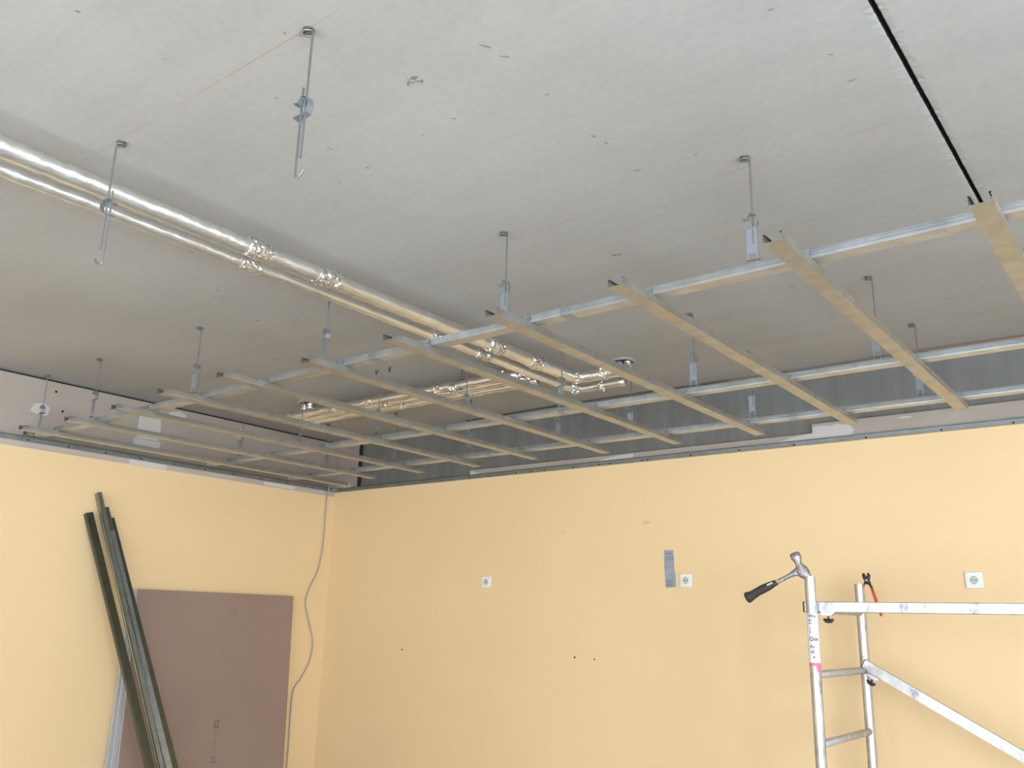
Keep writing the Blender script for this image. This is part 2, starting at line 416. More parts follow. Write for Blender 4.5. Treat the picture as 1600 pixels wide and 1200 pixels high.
# ------------------------------------------------------------------ perimeter tracks (U channel, open to the room)
UD = [(.027, .028), (0, .028), (0, 0), (.027, 0)]
def track(name, a, b, inward, label):
    root = thing(name, a, label, 'metal track')
    a = Vector(a); b = Vector(b); inward = Vector(inward); g = G()
    L = b - a
    strip(g, UD, .0008, lambda q: inward * (q[0] + .001) + Vector((0, 0, q[1])), lambda q: L + inward * (q[0] + .001) + Vector((0, 0, q[1])))
    g.obj('channel', m_track, root)
    return root, L
tb, L = track('perimeter_track', (.03, 0, HB), (ROOM_X - .05, 0, HB), (0, -1, 0), 'thin dark steel wall track along the top of the yellow back wall')
def screw(parent, loc, d):
    g = G().tube([Vector(loc), Vector(loc) + Vector(d) * .004], .0055, 8)
    g.obj('screw', m_hole, parent)
for x in (1.49, 1.66, 1.92, 2.06, 2.17, 2.41, 2.62, 2.70, 2.94, 2.98, 3.28, 3.60, 3.93, 4.33, 4.71, 5.04, 5.35):
    screw(tb, (x - .03, -.001, .0095), (0, -1, 0))
for x in (1.55, 2.25, 3.1, 3.5, 4.15):
    pass
tl, L = track('perimeter_track', (0, ROOM_Y + .1, HB + .003), (0, -.03, HB + .003), (1, 0, 0), 'thin dark steel wall track along the top of the left wall')
for i in range(12):
    y = -3.0 + i * .25
    screw(tl, (.001, y - ROOM_Y - .1, .012), (1, 0, 0))

# ------------------------------------------------------------------ pipes lagged with foil
def crinkle(pts, r, step=.03, seg=12, jit=.05, wob=.0015):
    pts = [Vector(p) for p in pts]; out = []; rr = []
    for a, b in zip(pts[:-1], pts[1:]):
        n = max(1, int((b - a).length / step))
        for i in range(n): out.append(a.lerp(b, i / n))
    out.append(pts[-1])
    out = [p + Vector((random.uniform(-wob, wob), random.uniform(-wob, wob), random.uniform(-wob, wob))) for p in out]
    rr = [r * random.uniform(1 - jit, 1 + jit) for _ in out]
    return G().tube(out, rr, seg, jitter=jit * .6)
ZP = 1.335 + ZC
p1 = thing('lagged_pipe', (3.02, -5.5, ZP), 'thicker foil-wrapped pipe running under the ceiling, nearer of the two long ones', 'pipe')
L_ = lambda root, pts: [Vector(p) - root.location for p in pts]
def arc(c, r, a0, a1, z, n=6): return [(c[0] + r * math.cos(R_(a0 + (a1 - a0) * i / n)), c[1] + r * math.sin(R_(a0 + (a1 - a0) * i / n)), z) for i in range(n + 1)]
crinkle(L_(p1, [(3.02, -8.4, ZP), (3.02, -.98, ZP)] + arc((3.10, -.97), .08, 180, 90, ZP) + [(3.36, -.89, ZP)]), .033, jit=.035).obj('foil_wrap', m_foil, p1, True)
p1.location = (3.02, -5.5, ZP)
p2 = thing('lagged_pipe', (2.875, -5.5, ZP), 'thinner foil-wrapped pipe beside the thick one under the ceiling, farther of the two', 'pipe')
crinkle(L_(p2, [(2.885, -8.4, ZP - .005), (2.885, -.78, ZP - .005)] + arc((2.955, -.77), .07, 180, 90, ZP - .005) + [(3.23, -.70, ZP - .005)]), .024, jit=.07, wob=.0016).obj('foil_wrap', m_foil, p2, True)
def lump(root, c, r, n=3, name='foil_joint'):
    c = Vector(c) - root.location; g = G()
    me = bmesh.new(); bmesh.ops.create_icosphere(me, subdivisions=n, radius=r)
    for v in me.verts: v.co = v.co * random.uniform(.78, 1.16)
    me.verts.ensure_lookup_table()
    g.add([v.co + c for v in me.verts], [tuple(v.index for v in f.verts) for f in me.faces]); me.free()
    return g.obj(name, m_foil2, root)
for y, r in ((-3.05, .037), (-2.72, .038), (-1.62, .042), (-1.28, .04)):
    crinkle(L_(p1, [(3.02, y - .05, ZP), (3.02, y + .05, ZP)]), r, .02, 12, .10, .003).obj('foil_joint', m_foil2, p1)
lump(p1, (3.045, -.915, ZP - .004), .037); lump(p1, (3.22, -.89, ZP), .038)
for y in (-4.35, -3.0, -1.9, -1.55):
    crinkle(L_(p2, [(2.885, y - .05, ZP - .004), (2.885, y + .05, ZP - .004)]), .029, .02, 12, .12, .003).obj('foil_joint', m_foil2, p2)
lump(p2, (2.91, -.725, ZP - .01), .032); lump(p2, (3.08, -.70, ZP - .008), .030)
# the branch: three pipes that leave the long ones to the left
names = ['nearest', 'middle', 'farthest']
for i, (y, r, xe) in enumerate(((-1.14, .026, .80), (-1.045, .022, .79), (-.955, .024, .78))):
    b = thing('lagged_pipe', (1.9, y, ZP), 'thin foil-wrapped branch pipe running left above the grid, %s of the three' % names[i], 'pipe', 'foil-wrapped branch pipes')
    crinkle(L_(b, [(xe, y, ZP), (2.80, y, ZP)]), r, jit=.08, wob=.003).obj('foil_wrap', m_foil, b, True)
    lump(b, (xe, y, ZP), r * 1.15, 2)
    if i == 0:
        lump(b, (2.79, -1.09, ZP - .012), .052); lump(b, (2.80, -1.03, ZP - .03), .045); lump(b, (2.70, y, ZP), .033)
        crinkle(L_(b, [(2.31, y, ZP - .012), (2.35, y, ZP - .012)]), .030, .012, 12, .12).obj('foil_joint', m_foil2, b)
    for x in (1.25, 1.62, 2.2):
        crinkle(L_(b, [(x - .03 + i * .05, y, ZP), (x + .03 + i * .05, y, ZP)]), r * 1.12, .02, 10, .12).obj('foil_joint', m_foil2, b)
# pipe clamps on the nearest branch pipe
for x in (2.38,):
    c = thing('pipe_clamp', (x, -1.14, HC), 'dark open pipe clamp hanging in front of the branch pipes', 'clamp')
    g = G().tube([(0.0 + .030 * math.cos(a * math.pi / 8), 0, ZP - HC + .030 * math.sin(a * math.pi / 8)) for a in range(16)], .004, 6, closed=True); g.obj('ring', m_dark, c)
    G().tube([(0, 0, 0), (0, 0, ZP - HC + .028)], .004, 8).obj('threaded_rod', m_wire, c)
for i, x in enumerate((1.95, 2.06)):
    c = thing('ceiling_plug', (x, -1.42, HC), 'small metal anchor plug in the ceiling above the branch pipes, %s of two' % ('left' if i == 0 else 'right'), 'anchor', 'anchor plugs by the branch pipes')
    G().tube([(0, 0, 0), (0, 0, -.018)], .009, 8).obj('plug_sleeve', m_wire, c)
    G().tube([(0, 0, -.018), (0, 0, -.03)], .004, 8).obj('plug_bolt', m_dark, c)

# ceiling penetrations with stub pipes
def collar(x, y, label, r, stubs):
    c = thing('ceiling_collar', (x, y, HC), label, 'pipe collar')
    n = 20; g = G()
    ro = [r * random.uniform(1.0, 1.14) for _ in range(n)]
    V = []; 
    for rad, z in ((1.0, -.001), (1.0, -.006), (.80, -.010), (.78, -.001)):
        V += [(ro[k] * rad * math.cos(2 * math.pi * k / n), ro[k] * rad * math.sin(2 * math.pi * k / n), z) for k in range(n)]
    F = [(i * n + k, i * n + (k + 1) % n, (i + 1) % 4 * n + (k + 1) % n, (i + 1) % 4 * n + k) for i in range(4) for k in range(n)]
    g.add(V, F).obj('plaster_ring', m_slab, c)
    G().tube([(0, 0, -.0005), (0, 0, -.002)], r * .8, 16).obj('dark_opening', m_dark, c)
    for (dx, dy, rr, h) in stubs:
        crinkle([(dx, dy, 0), (dx, dy, -h)], rr, .012, 12, .08).obj('pipe_stub', m_foil, c, True)
    return c
collar(3.27, -.78, 'round ceiling opening with grey stub pipe above the right of the pipe elbows', .068, [(-.025, .0, .022, .05), (.028, 0, .02, .05)])
collar(.93, -1.10, 'ceiling opening with two stub pipes above the left end of the branch pipes', .07, [(-.035, 0, .022, .055), (.028, 0, .026, .05)])

# ------------------------------------------------------------------ carriers (lower layer runs left to right, above the battens)
CZ = HB + HCD + .0012
CARR = [('front', -2.4825, 1), ('middle', -1.2745, 2), ('rear', -.5525, 3)]
for nm, y, k in CARR:
    c = thing('ceiling_carrier', (.10, y, CZ), '%s galvanised carrier rail of the ceiling grid, running parallel to the back wall' % nm, 'metal rail', 'carrier rails of the ceiling grid')
    joints = {1: [(.0, 3.02), (3.022, 3.985), (3.987, 7.0)], 2: [(.0, 3.13), (3.132, 7.0)], 3: [(.0, 2.06), (2.062, 4.06), (4.062, 7.0)]}[k]
    for a, b in joints:
        ceiling_profile('rail_length', c, (a, 0, 0), (b, 0, 0), m_galv_c)
    for a, b in joints[1:]:
        g = G()
        strip(g, [(x * 1.03, z) for x, z in CD], .0008, lambda q: Vector((a - .045, -q[0], q[1] - .0011)), lambda q: Vector((a + .0, -q[0], q[1] - .0011)))
        o = g.obj('splice_sleeve', m_clip, c); o['label'] = 'brighter splice sleeve'
        for sx_ in (-.03, -.012):
            G().tube([(a + sx_, -HW - .004, .012), (a + sx_, -HW - .0005, .012)], .004, 8).obj('rivet', m_hsteel, c)

# ------------------------------------------------------------------ battens (run from front to back)
ordl = ['leftmost', 'second from the left', 'third from the left', 'fourth from the left', 'fifth from the left', 'middle (sixth)', 'fifth from the right', 'fourth from the right', 'third from the right', 'second from the right', 'rightmost']
BX = [.351, .836, 1.345, 1.862, 2.369, 2.871, 3.375, 3.864, 4.357, 4.872, 5.362]
BY0 = [-2.71, -2.68, -2.685, -2.733, -2.751, -2.69, -2.713, -2.703, -2.703, -2.741, -2.67]
BY1 = [-.22, -.378, -.393, -.384, -.421, -.367, -.406, -.397, -.428, -.457, -.43]
for i in range(11):
    x = BX[i] + HW; c = thing('ceiling_batten', (x, BY0[i], HB), 'galvanised ceiling batten running front to back, %s of the eleven' % ordl[i], 'metal batten', 'ceiling battens')
    L = BY1[i] - BY0[i]
    ceiling_profile('channel', c, (0, 0, 0), (0, L, 0), m_galv)
c = thing('ceiling_batten', (.06, -2.55, HB + .0325), 'galvanised batten lying along the left wall on top of the wall track', 'metal batten')
ceiling_profile('channel', c, (0, 0, 0), (0, 2.4, 0), m_galv)
# cross connectors
proto = None
def connector_meshes():
    g = G()
    for sx_ in (-1, 1):
        xx = sx_ * (HW + .0022)
        # leg down the batten side, arm over the carrier
    # strap over the carrier (in y-z), two legs down to the batten lips
    for sx_ in (-1, 1):
        x0 = sx_ * .016; 
        strip(g, [(-HW - .003, -.012), (-HW - .003, HCD + .002), (HW + .003, HCD + .002), (HW + .003, -.012)][::-1], .0012,
              lambda q, x0=x0: Vector((x0 - .006, q[0], q[1])), lambda q, x0=x0: Vector((x0 + .006, q[0], q[1])))
    g.box((-.022, -HW - .0042, .004), (.022, -HW - .003, .020)).box((-.022, HW + .003, .004), (.022, HW + .0042, .020))
    h = G()
    for sy in (-1, 1):
        for sx_ in (-1, 1):
            h.box((min(sx_ * .016, sx_ * .021), sy * (HW + .006) - .004, -.006), (max(sx_ * .016, sx_ * .021), sy * (HW + .006) + .004, .012))
    return g, h
for nm, cy_, k in CARR:
    for i in range(11):
        lab = 'small steel connector clamping the %s batten to the %s carrier rail' % (ordl[i], nm)
        if proto is None:
            g, h = connector_meshes()
            r = thing('cross_connector', (BX[i] + HW, cy_, CZ), lab, 'connector', 'cross connectors of the ceiling grid')
            kids = [g.obj('strap', m_clip, r), tag(h.obj('claw', m_galv_d, r), kind='stuff')]; proto = (r, kids)
        else:
            r = proto[0].copy(); col.objects.link(r); r.location = (BX[i] + HW, cy_, CZ); r['label'] = lab
            for q in proto[1]:
                d = q.copy(); col.objects.link(d); d.parent = r

# ------------------------------------------------------------------ wire hangers
def eye(r0=.012, rw=.0022):
    pts = [(-.014 + r0 * math.cos(a), 0, -.009 + r0 * .0 - .0) for a in ()]
    return pts
def hanger(x, y, label, group, free=False, rz=0.0, clipz=.225):
    c = thing('wire_hanger', (x, y, HC), label, 'hanger', group, (0, 0, rz))
    # anchor: washer and nail head on the slab
    g = G().tube([(-.012, 0, 0), (-.012, 0, -.005)], .015, 12).tube([(-.012, 0, -.005), (-.012, 0, -.012)], .007, 8); g.obj('anchor_nail', m_wire, c)
    # eye rod
    loop = [(-.012 + .013 * math.cos(R_(a)), .013 * math.sin(R_(a)), -.010) for a in range(-300, 1, 30)]
    rodL = .365 if free else .30
    G().tube(loop + [(.003, 0, -.016), (.003, 0, -.04), (.003, 0, -rodL)], .0031, 7).obj('eye_rod', m_wire, c)
    # spring clip: bent butterfly of sheet steel
    z = -clipz
    g = G()
    path = [(-.030, .012), (-.016, .010), (-.004, .028), (.014, .020), (.020, .0), (.014, -.020), (-.004, -.026), (-.026, -.030)]
    strip(g, path[::-1], .0012, lambda q: Vector((q[0], -.011, z + q[1])), lambda q: Vector((q[0], .011, z + q[1])))
    if free or True:
        g.obj('spring_clip', m_clip, c)
    if free:
        G().tube([(-.010, 0, -clipz + .055), (-.010, 0, -.404), (-.008, 0, -.413), (-.001, 0, -.417), (.006, 0, -.412), (.016, 0, -.398)], .0031, 7).obj('hook_rod', m_wire, c)
    else:
        # stirrup that holds the carrier: plate, two legs, pin
        g = G()
        g.add([], [])
        top = -.245
        g.box((-.019, -.0015, -.330), (.013, .0, top)).box((-.019, -.0015, top), (.013, .020, top + .0015))
        g.obj('stirrup_plate', m_clip, c)
        g = G().box((-.019, -.0016, -.376), (-.014, .0, -.330)).box((.008, -.0016, -.376), (.013, .0, -.330)); g.obj('stirrup_leg', m_clip, c)
        G().tube([(-.022, -.003, -.352), (.022, -.003, -.352)], .003, 6).obj('locking_pin', m_galv_d, c)
    return c
G0 = 'free wire hangers with open hooks'
hanger(4.112, -3.705, 'wire hanger with open hook nearest the top of the photo, right of the pipes', G0, True, R_(10))
hanger(3.172, -3.705, 'wire hanger with open hook hanging in front of the foil-wrapped pipes', G0, True, R_(-150))
rows = {'front': (-2.455, [.02, .745, 1.765, 2.765, 3.775, 4.742]), 'middle': (-1.272, [.45, 1.10, 1.83, 2.54, 3.19, 3.94, 4.76]), 'rear': (-.55, [.52, 1.25, 1.95, 2.67, 3.18, 3.92, 4.75])}
on_ = ['leftmost', 'second from the left', 'third from the left', 'fourth from the left', 'fifth from the left', 'sixth from the left', 'seventh from the left']
for nm, (y, xs) in rows.items():
    for i, x in enumerate(xs):
        l = on_[i] if i < len(xs) - 1 else 'rightmost'
        hanger(max(x, .09) if nm == 'front' else x, y - (.03 if nm == 'front' else 0), 'wire hanger with stirrup holding the %s carrier rail, %s in its row' % (nm, l), 'wire hangers on the %s carrier rail' % nm, False, R_(random.uniform(-15, 15)))
# two bare anchors with a bent tail on the slab, right part
for i, (x, y, l) in enumerate(((4.765, -.95, 'bent wire anchor on the bare ceiling right of the second batten, nearer the back wall'),)):
    pass

# ------------------------------------------------------------------ cables
def cable(name, pts, r, m, label, sub=6):
    P = [Vector(p) for p in pts]; out = []
    n = len(P)
    for i in range(n - 1):
        a = P[max(0, i - 1)]; b = P[i]; c = P[i + 1]; d = P[min(n - 1, i + 2)]
        for k in range(sub):
            t = k / sub
            out.append(.5 * ((2 * b) + (-a + c) * t + (2 * a - 5 * b + 4 * c - d) * t * t + (-a + 3 * b - 3 * c + d) * t ** 3))
    out.append(P[-1])
    root = out[0]
    o = G().tube([p - root for p in out], r, 8).obj(name, m, None, True, root)
    return tag(o, label, 'cable')
zc = lambda v: v + ZC
cable('wall_cable', [(.10, -.16, zc(1.075)), (.035, -.11, zc(1.068)), (.034, -.10, zc(1.03)), (.033, -.098, zc(.99)), (.010, -.095, zc(.94)), (.007, -.092, zc(.829)), (.007, -.092, zc(.568)), (.007, -.124, zc(.36)), (.007, -.205, zc(.19)), (.007, -.221, zc(.081)), (.007, -.165, zc(-.065)), (.007, -.116, zc(-.212)), (.007, -.139, zc(-.357)), (.007, -.208, zc(-.474)),
      (.007, -.270, zc(-.556)), (.007, -.278, zc(-.704)), (.007, -.273, zc(-.888)), (.007, -.271, zc(-1.069)), (.007, -.275, zc(-1.3)), (.02, -.28, zc(-1.54)), (.25, -.35, zc(-1.543))], .0055, m_cable, 'grey cable hanging in loose bends down the left wall beside the corner')
cable('ceiling_cable', [(5.9, -.06, HC - .006), (5.3, -.08, HC - .008), (4.787, -.10, HC - .006), (4.616, -.10, HC - .005), (4.475, -.10, HC - .010), (4.207, -.10, HC - .018), (4.025, -.10, HC - .02), (3.7, -.09, HC - .006), (3.433, -.09, HC - .006)], .005, m_cord_o, 'orange cable strung along the joint of ceiling and back wall')
cable('ceiling_cable', [(4.70, -.09, HC - .006), (4.5, -.085, HC - .035), (4.38, -.08, HC - .040), (4.207, -.08, HC - .046), (4.03, -.08, HC - .034), (3.80, -.07, HC - .007)], .006, m_cord_o, 'short sagging brown-orange cable below the strung one, above the middle carrier')
cable('ceiling_cable', [(3.60, -.10, HC - .004), (3.171, -.11, HC - .006), (2.7, -.12, HC - .006), (2.321, -.12, HC - .006), (1.843, -.10, HC - .006), (1.5, -.08, HC - .006)], .0055, m_cord_d, 'dark cable along the ceiling joint behind the battens at centre')

# ------------------------------------------------------------------ sockets
def socket(x, z, label):
    c = thing('wall_socket', (x, 0, z), label, 'socket', 'white wall sockets')
    o = bevelled('frame', (-.0405, -.011, -.0405), (.0405, .0, .0405), m_sock, c, .006, 3)
    # insert with round recess
    g = G(); n = 24; R1 = .0195; hs = .0275
    sq = []
    for k in range(n):
        a = 2 * math.pi * (k + .5) / n; ca, sa = math.cos(a), math.sin(a); mm = max(abs(ca), abs(sa)); sq.append((hs * ca / mm, hs * sa / mm))
    ring = lambda r, y: [(r * math.cos(2 * math.pi * (k + .5) / n), y, r * math.sin(2 * math.pi * (k + .5) / n)) for k in range(n)]
    V = [(p[0], -.010, p[1]) for p in sq] + [(p[0] * .97, -.0135, p[1] * .97) for p in sq] + ring(R1, -.0135)
    F = [(i * n + k, i * n + (k + 1) % n, (i + 1) * n + (k + 1) % n, (i + 1) * n + k) for i in range(2) for k in range(n)]
    g.add(V, F).obj('insert', m_sock, c)
    V = ring(R1, -.0133) + ring(R1 * .97, -.0112)
    g = G().add(V, [(k, (k + 1) % n, n + (k + 1) % n, n + k) for k in range(n)] + [tuple(range(n, 2 * n))]); g.obj('recess', m_sock_in, c)
    for dx in (-.0095, .0095):
        G().tube([(dx, -.0125, 0), (dx, -.0111, 0)], .0028, 10).obj('contact_hole', m_hole, c)
    G().tube([(0, -.0125, 0), (0, -.0111, 0)], .002, 8).obj('centre_screw', m_wire, c)
    for s in (-1, 1):
        box('earth_clip', (-.003, -.0138, s * .0178 - .0022), (.003, -.0112, s * .0178 + .0022), m_galv_d, c)
socket(4.786, ZC + .247, 'white wall socket on the yellow wall at far right, above the scaffold rail')
socket(3.229, ZC + .257, 'white wall socket immediately right of the grey tape strip')
socket(1.684, ZC + .259, 'small-looking white wall socket nearest the room corner')

# ------------------------------------------------------------------ text helper
def text_mesh(body, size, name, m, parent, mtx, bold=0.0, th=.0006):
    cu_ = bpy.data.curves.new('txt', 'FONT'); cu_.body = body; cu_.size = size; cu_.extrude = th; cu_.offset = bold; cu_.resolution_u = 3
    to = bpy.data.objects.new('txt', cu_); col.objects.link(to)
    dg = bpy.context.evaluated_depsgraph_get(); dg.update()
    me = bpy.data.meshes.new_from_object(to.evaluated_get(dg)); bpy.data.objects.remove(to)
    me.materials.clear(); me.materials.append(m); me.transform(mtx)
    o = bpy.data.objects.new(name, me); col.objects.link(o); o.parent = parent
    return o
# grey tape strip on the back wall
tp = thing('tape_strip', (3.116, 0, ZC + .327), 'strip of grey tape stuck upright on the yellow wall beside a socket', 'tape')
G().prism([(-.034, .112), (.030, .112), (.033, .06), (.034, .0), (.042, -.04), (.042, -.112), (.034, -.108), (-.018, -.112), (-.028, -.108), (-.030, -.04), (-.034, .03)], lambda q: Vector((q[0], -.0012, q[1])), lambda q: Vector((q[0], -.0001, q[1]))).obj('tape', m_tape, tp)
RX = Matrix.Rotation(R_(90), 4, 'X')
m_tink = mat('tape_print', (.19, .21, .25), .6)
for body, z, s in (('LEO', .055, .03), ('LPO', -.082, .026), ('RFN', -.106, .024)):
    text_mesh(body, s, 'print', m_tink, tp, Matrix.Translation((-.024, -.0016, z)) @ RX, .0008)
box('print', (-.022, -.0018, .087), (.022, -.0013, .095), m_tink, tp)

# ------------------------------------------------------------------ plasterboards leaning on the left wall
def board(y0, y1, z1, xt, xb, yb0, yb1, label, face):
    """top edge at height z1 touches near x = xt, bottom on the floor at x = xb"""
    c = thing('plasterboard', (xb, (y0 + y1) / 2, 0), label, 'board', 'plasterboards leaning on the left wall')
    th = .0125; ym = (y0 + y1) / 2
    a = [Vector((xb - c.location.x, yb0 - ym, 0)), Vector((xb - c.location.x, yb1 - ym, 0)), Vector((xt - xb, y1 - ym, z1)), Vector((xt - xb, y0 - ym, z1))]
    n = Vector((th, 0, 0))
    # front paper, back body, tapered edges as separate parts
    G().add([p for p in a] + [p + n for p in a], [(3, 2, 1, 0), (4, 5, 6, 7), (0, 1, 5, 4), (1, 2, 6, 5), (2, 3, 7, 6), (3, 0, 4, 7)]).obj('face_paper', face, c)
    # light edge strips on the left edge
    e = Vector((0, -.0012, 0)); q0, q3 = a[0], a[3]
    G().add([q0 + e, q0 + n * .45 + e, q3 + n * .45 + e, q3 + e, q0, q0 + n * .45, q3 + n * .45, q3], [(0, 1, 2, 3), (7, 6, 5, 4), (0, 4, 5, 1), (1, 5, 6, 2), (2, 6, 7, 3), (3, 7, 4, 0)]).obj('edge_strip', m_edge, c)
    return c
ZT = ZC + .143
m_side = mat('board_back_paper', (.44, .42, .43), .85)
board(-1.69, -.39, ZT - .002, .004, .052, -1.748, -.42, 'plasterboard leaning on the left wall, rearmost of the stack, only its edge showing', m_side)
board(-1.68, -.385, ZT - .001, .018, .078, -1.715, -.40, 'plasterboard leaning on the left wall, middle of the stack, only its edge showing', m_side)
fb = board(-1.665, -.375, ZT, .034, .106, -1.672, -.375, 'front brown-grey plasterboard of the stack with CE print, leaning on the left wall', m_board2)
# print on the front board: reads from top to bottom
def on_board(yw, zw):
    k = 1 - zw / ZT
    return (.034 + (.106 - .034) * k + .0125 + .0009 - .106, yw - fb.location.y, zw)
lean = math.atan2(.072, ZT)
Mb = lambda y, z: Matrix.Translation(on_board(y, z)) @ Matrix.Rotation(-lean, 4, 'Y') @ Matrix(((0, 0, 1, 0), (1, 0, 0, 0), (0, 1, 0, 0), (0, 0, 0, 1))) @ Matrix.Rotation(R_(-90), 4, 'Z')
text_mesh('CE', .052, 'printed_mark', m_ink2, fb, Mb(-.995, ZC - .715), .0012)
text_mesh('D', .04, 'printed_mark', m_ink3, fb, Mb(-.99, ZC - .79))
text_mesh('brial', .042, 'printed_mark', m_ink3, fb, Mb(-.99, ZC - .84), .0004)
text_mesh('L2', .045, 'printed_mark', m_ink2, fb, Mb(-.99, ZC - .955), .0006)
text_mesh('ava', .03, 'printed_mark', m_ink3, fb, Mb(-.90, ZC + .025))
text_mesh('on o', .03, 'printed_mark', m_ink3, fb, Mb(-.93, ZC + .025))
text_mesh('-', .05, 'printed_mark', m_ink3, fb, Mb(-.91, ZC + .135))

# ------------------------------------------------------------------ loose studs leaning on the left wall
def stud(T, F, w, d, mi, label, inner=False, twist=0.0):
    T = Vector(T); F = Vector(F); c = thing('steel_stud', F, label, 'metal stud', 'loose steel studs leaning on the left wall')
    ax = (T - F); Lh = ax.length; z = ax.normalized()
    x = Vector((1, 0, 0)); x = (x - z * x.dot(z)).normalized(); y = z.cross(x)
    x, y = x * math.cos(twist) + y * math.sin(twist), y * math.cos(twist) - x * math.sin(twist)
    sec = [(w / 2 - .006, d), (w / 2, d), (w / 2, d * .62), (w / 2 - .0015, d * .58), (w / 2 - .0015, d * .42), (w / 2, d * .38), (w / 2, 0)]
    path = [(-a, b) for a, b in sec] + sec[::-1]
    g = G()
    strip(g, path, .001, lambda q: y * q[0] - x * q[1] + x * d, lambda q: z * Lh + y * q[0] - x * q[1] + x * d)
    g.obj('channel', m_stud[mi], c)
    if inner:
        g = G(); s2 = [(p[0] * .62, p[1] * .55 ) for p in path]
        strip(g, s2, .001, lambda q: z * .03 + y * (q[0] + .002) - x * q[1] + x * (d + .012), lambda q: z * (Lh * .93) + y * (q[0] + .002) - x * q[1] + x * (d + .012))
        o = g.obj('nested_channel', m_stud_in, c); o['label'] = 'bluish bright nested channel'
    return c
stud((.006, -2.065, ZC + .60), (.60, -1.50, .002), .046, .035, 0, 'dark steel stud leaning on the left wall, standing apart at the left of the bundle')
stud((.006, -2.022, ZC + .735), (.62, -1.455, .002), .026, .042, 1, 'tallest and palest steel stud of the bundle leaning on the left wall')
stud((.006, -1.965, ZC + .645), (.63, -1.405, .002), .045, .035, 2, 'steel stud with a bluish nested channel in the middle of the leaning bundle', True)
stud((.006, -1.918, ZC + .58), (.61, -1.345, .002), .045, .035, 3, 'dark steel stud at the right of the leaning bundle')

# ------------------------------------------------------------------ rolling scaffold
X0, Y1, Y2, ZTOP = 4.292, -.905, -.20, ZC + .222
sc = thing('aluminium_scaffold', (X0, (Y1 + Y2) / 2, 0), 'worn aluminium scaffold frame with rungs, rail and diagonal brace standing by the yellow wall', 'scaffold')
loc = lambda x, y, z: Vector((x, y, z)) - sc.location
RT = .0235
def hollow(a, b, r, seg=16, th=.003):
    a = Vector(a); b = Vector(b); g = G()
    g.tube([a, b], r, seg, caps=False); g.tube([a, b], r - th, seg, caps=False)
    n = seg
    for k in range(n):
        g.f.append((k, (k + 1) % n, 2 * n + (k + 1) % n, 2 * n + k)); g.f.append((n + k, 3 * n + k, 3 * n + (k + 1) % n, n + (k + 1) % n))
    return g
XS = (X0, X0 + 1.85)
for xi, X in enumerate(XS):
    for Y in (Y1, Y2):
        up = hollow(loc(X, Y, .10), loc(X, Y, ZTOP if xi == 0 else ZTOP), RT).obj('upright', m_alu, sc)
        for p in up.data.polygons: p.use_smooth = False
        G().tube([loc(X, Y, .0), loc(X, Y, .012)], .05, 14).tube([loc(X, Y, .012), loc(X, Y, .14)], .016, 12).obj('base_jack', m_galv_c, sc)
    for z in (.082, -.195, -.478, -.76, -1.04, -1.30):
        r = G().tube([loc(X, Y1 + RT * .8, ZC + z), loc(X, Y2 - RT * .8, ZC + z)], .0165, 12).obj('rung', m_alu_d, sc, True)
# horizontal guard rail
rl = bevelled('guard_rail', tuple(loc(X0 - .043, Y1 + RT + .001, ZC + .069)), tuple(loc(XS[1] + .05, Y1 + RT + .030, ZC + .114)), m_alu, sc, .003)
box('end_cap', tuple(loc(X0 - .047, Y1 + RT, ZC + .068)), tuple(loc(X0 - .043, Y1 + RT + .031, ZC + .115)), m_black, sc)
def clamp(x, y, z, tilt):
    mt = Matrix.Translation(loc(x, y, z)) @ Matrix.Rotation(tilt, 4, 'Y')
    G().prism([(-.030, .006), (-.030, -.008), (-.010, -.011), (.016, -.010), (.034, .004), (.026, .006)], lambda q: Vector((q[0], -.006, q[1])), lambda q: Vector((q[0], .014, q[1]))).xform(mt).obj('clamp_hook', m_galv_c, sc)
    g = G()
    g.tube([(0, .002, -.014), (0, .002, -.026)], .005, 8).tube([(-.022, .002, -.027), (-.012, .002, -.033), (0, .002, -.035), (.012, .002, -.033), (.022, .002, -.027)], [.004, .009, .009, .009, .004], 8)
    g.xform(mt).obj('wing_knob', m_black, sc)
clamp(X0 + .065, Y1 + RT - .006, ZC + .066, 0)
# transom under the rail between the uprights
# diagonal brace in front of the rear upright
yd0, yd1 = Y2 - RT - .032, Y2 - RT - .002
A = Vector((X0 + .008, 0, ZC - .163)); Bv = Vector((XS[1], 0, ZC - 1.175)); dr = (Bv - A).normalized(); nrm = Vector((-dr.z, 0, dr.x)) * .0225
if nrm.z < 0: nrm = -nrm
quad = [A - nrm, Bv - nrm, Bv + nrm, A + nrm]
G().add([loc(p.x, yd0, p.z) for p in quad] + [loc(p.x, yd1, p.z) for p in quad], [(0, 1, 2, 3), (7, 6, 5, 4), (0, 4, 5, 1), (1, 5, 6, 2), (2, 6, 7, 3), (3, 7, 4, 0)]).obj('diagonal_brace', m_alu, sc)
A2 = A - dr * .004; quad = [A2 - nrm * 1.05, A - nrm * 1.05, A + nrm * 1.05, A2 + nrm * 1.05]
G().add([loc(p.x, yd0 - .001, p.z) for p in quad] + [loc(p.x, yd1 + .001, p.z) for p in quad], [(0, 1, 2, 3), (7, 6, 5, 4), (0, 4, 5, 1), (1, 5, 6, 2), (2, 6, 7, 3), (3, 7, 4, 0)]).obj('end_cap', m_black, sc)
clamp(X0 + .052, yd0 - .002, ZC - .222, math.atan2(-dr.z, dr.x))
G().tube([loc(X0 + .015, Y2 - RT - .034, ZC - .195), loc(X0 + .015, Y2 - RT - .030, ZC - .195)], .010, 10).obj('rung_bolt', m_hsteel, sc)
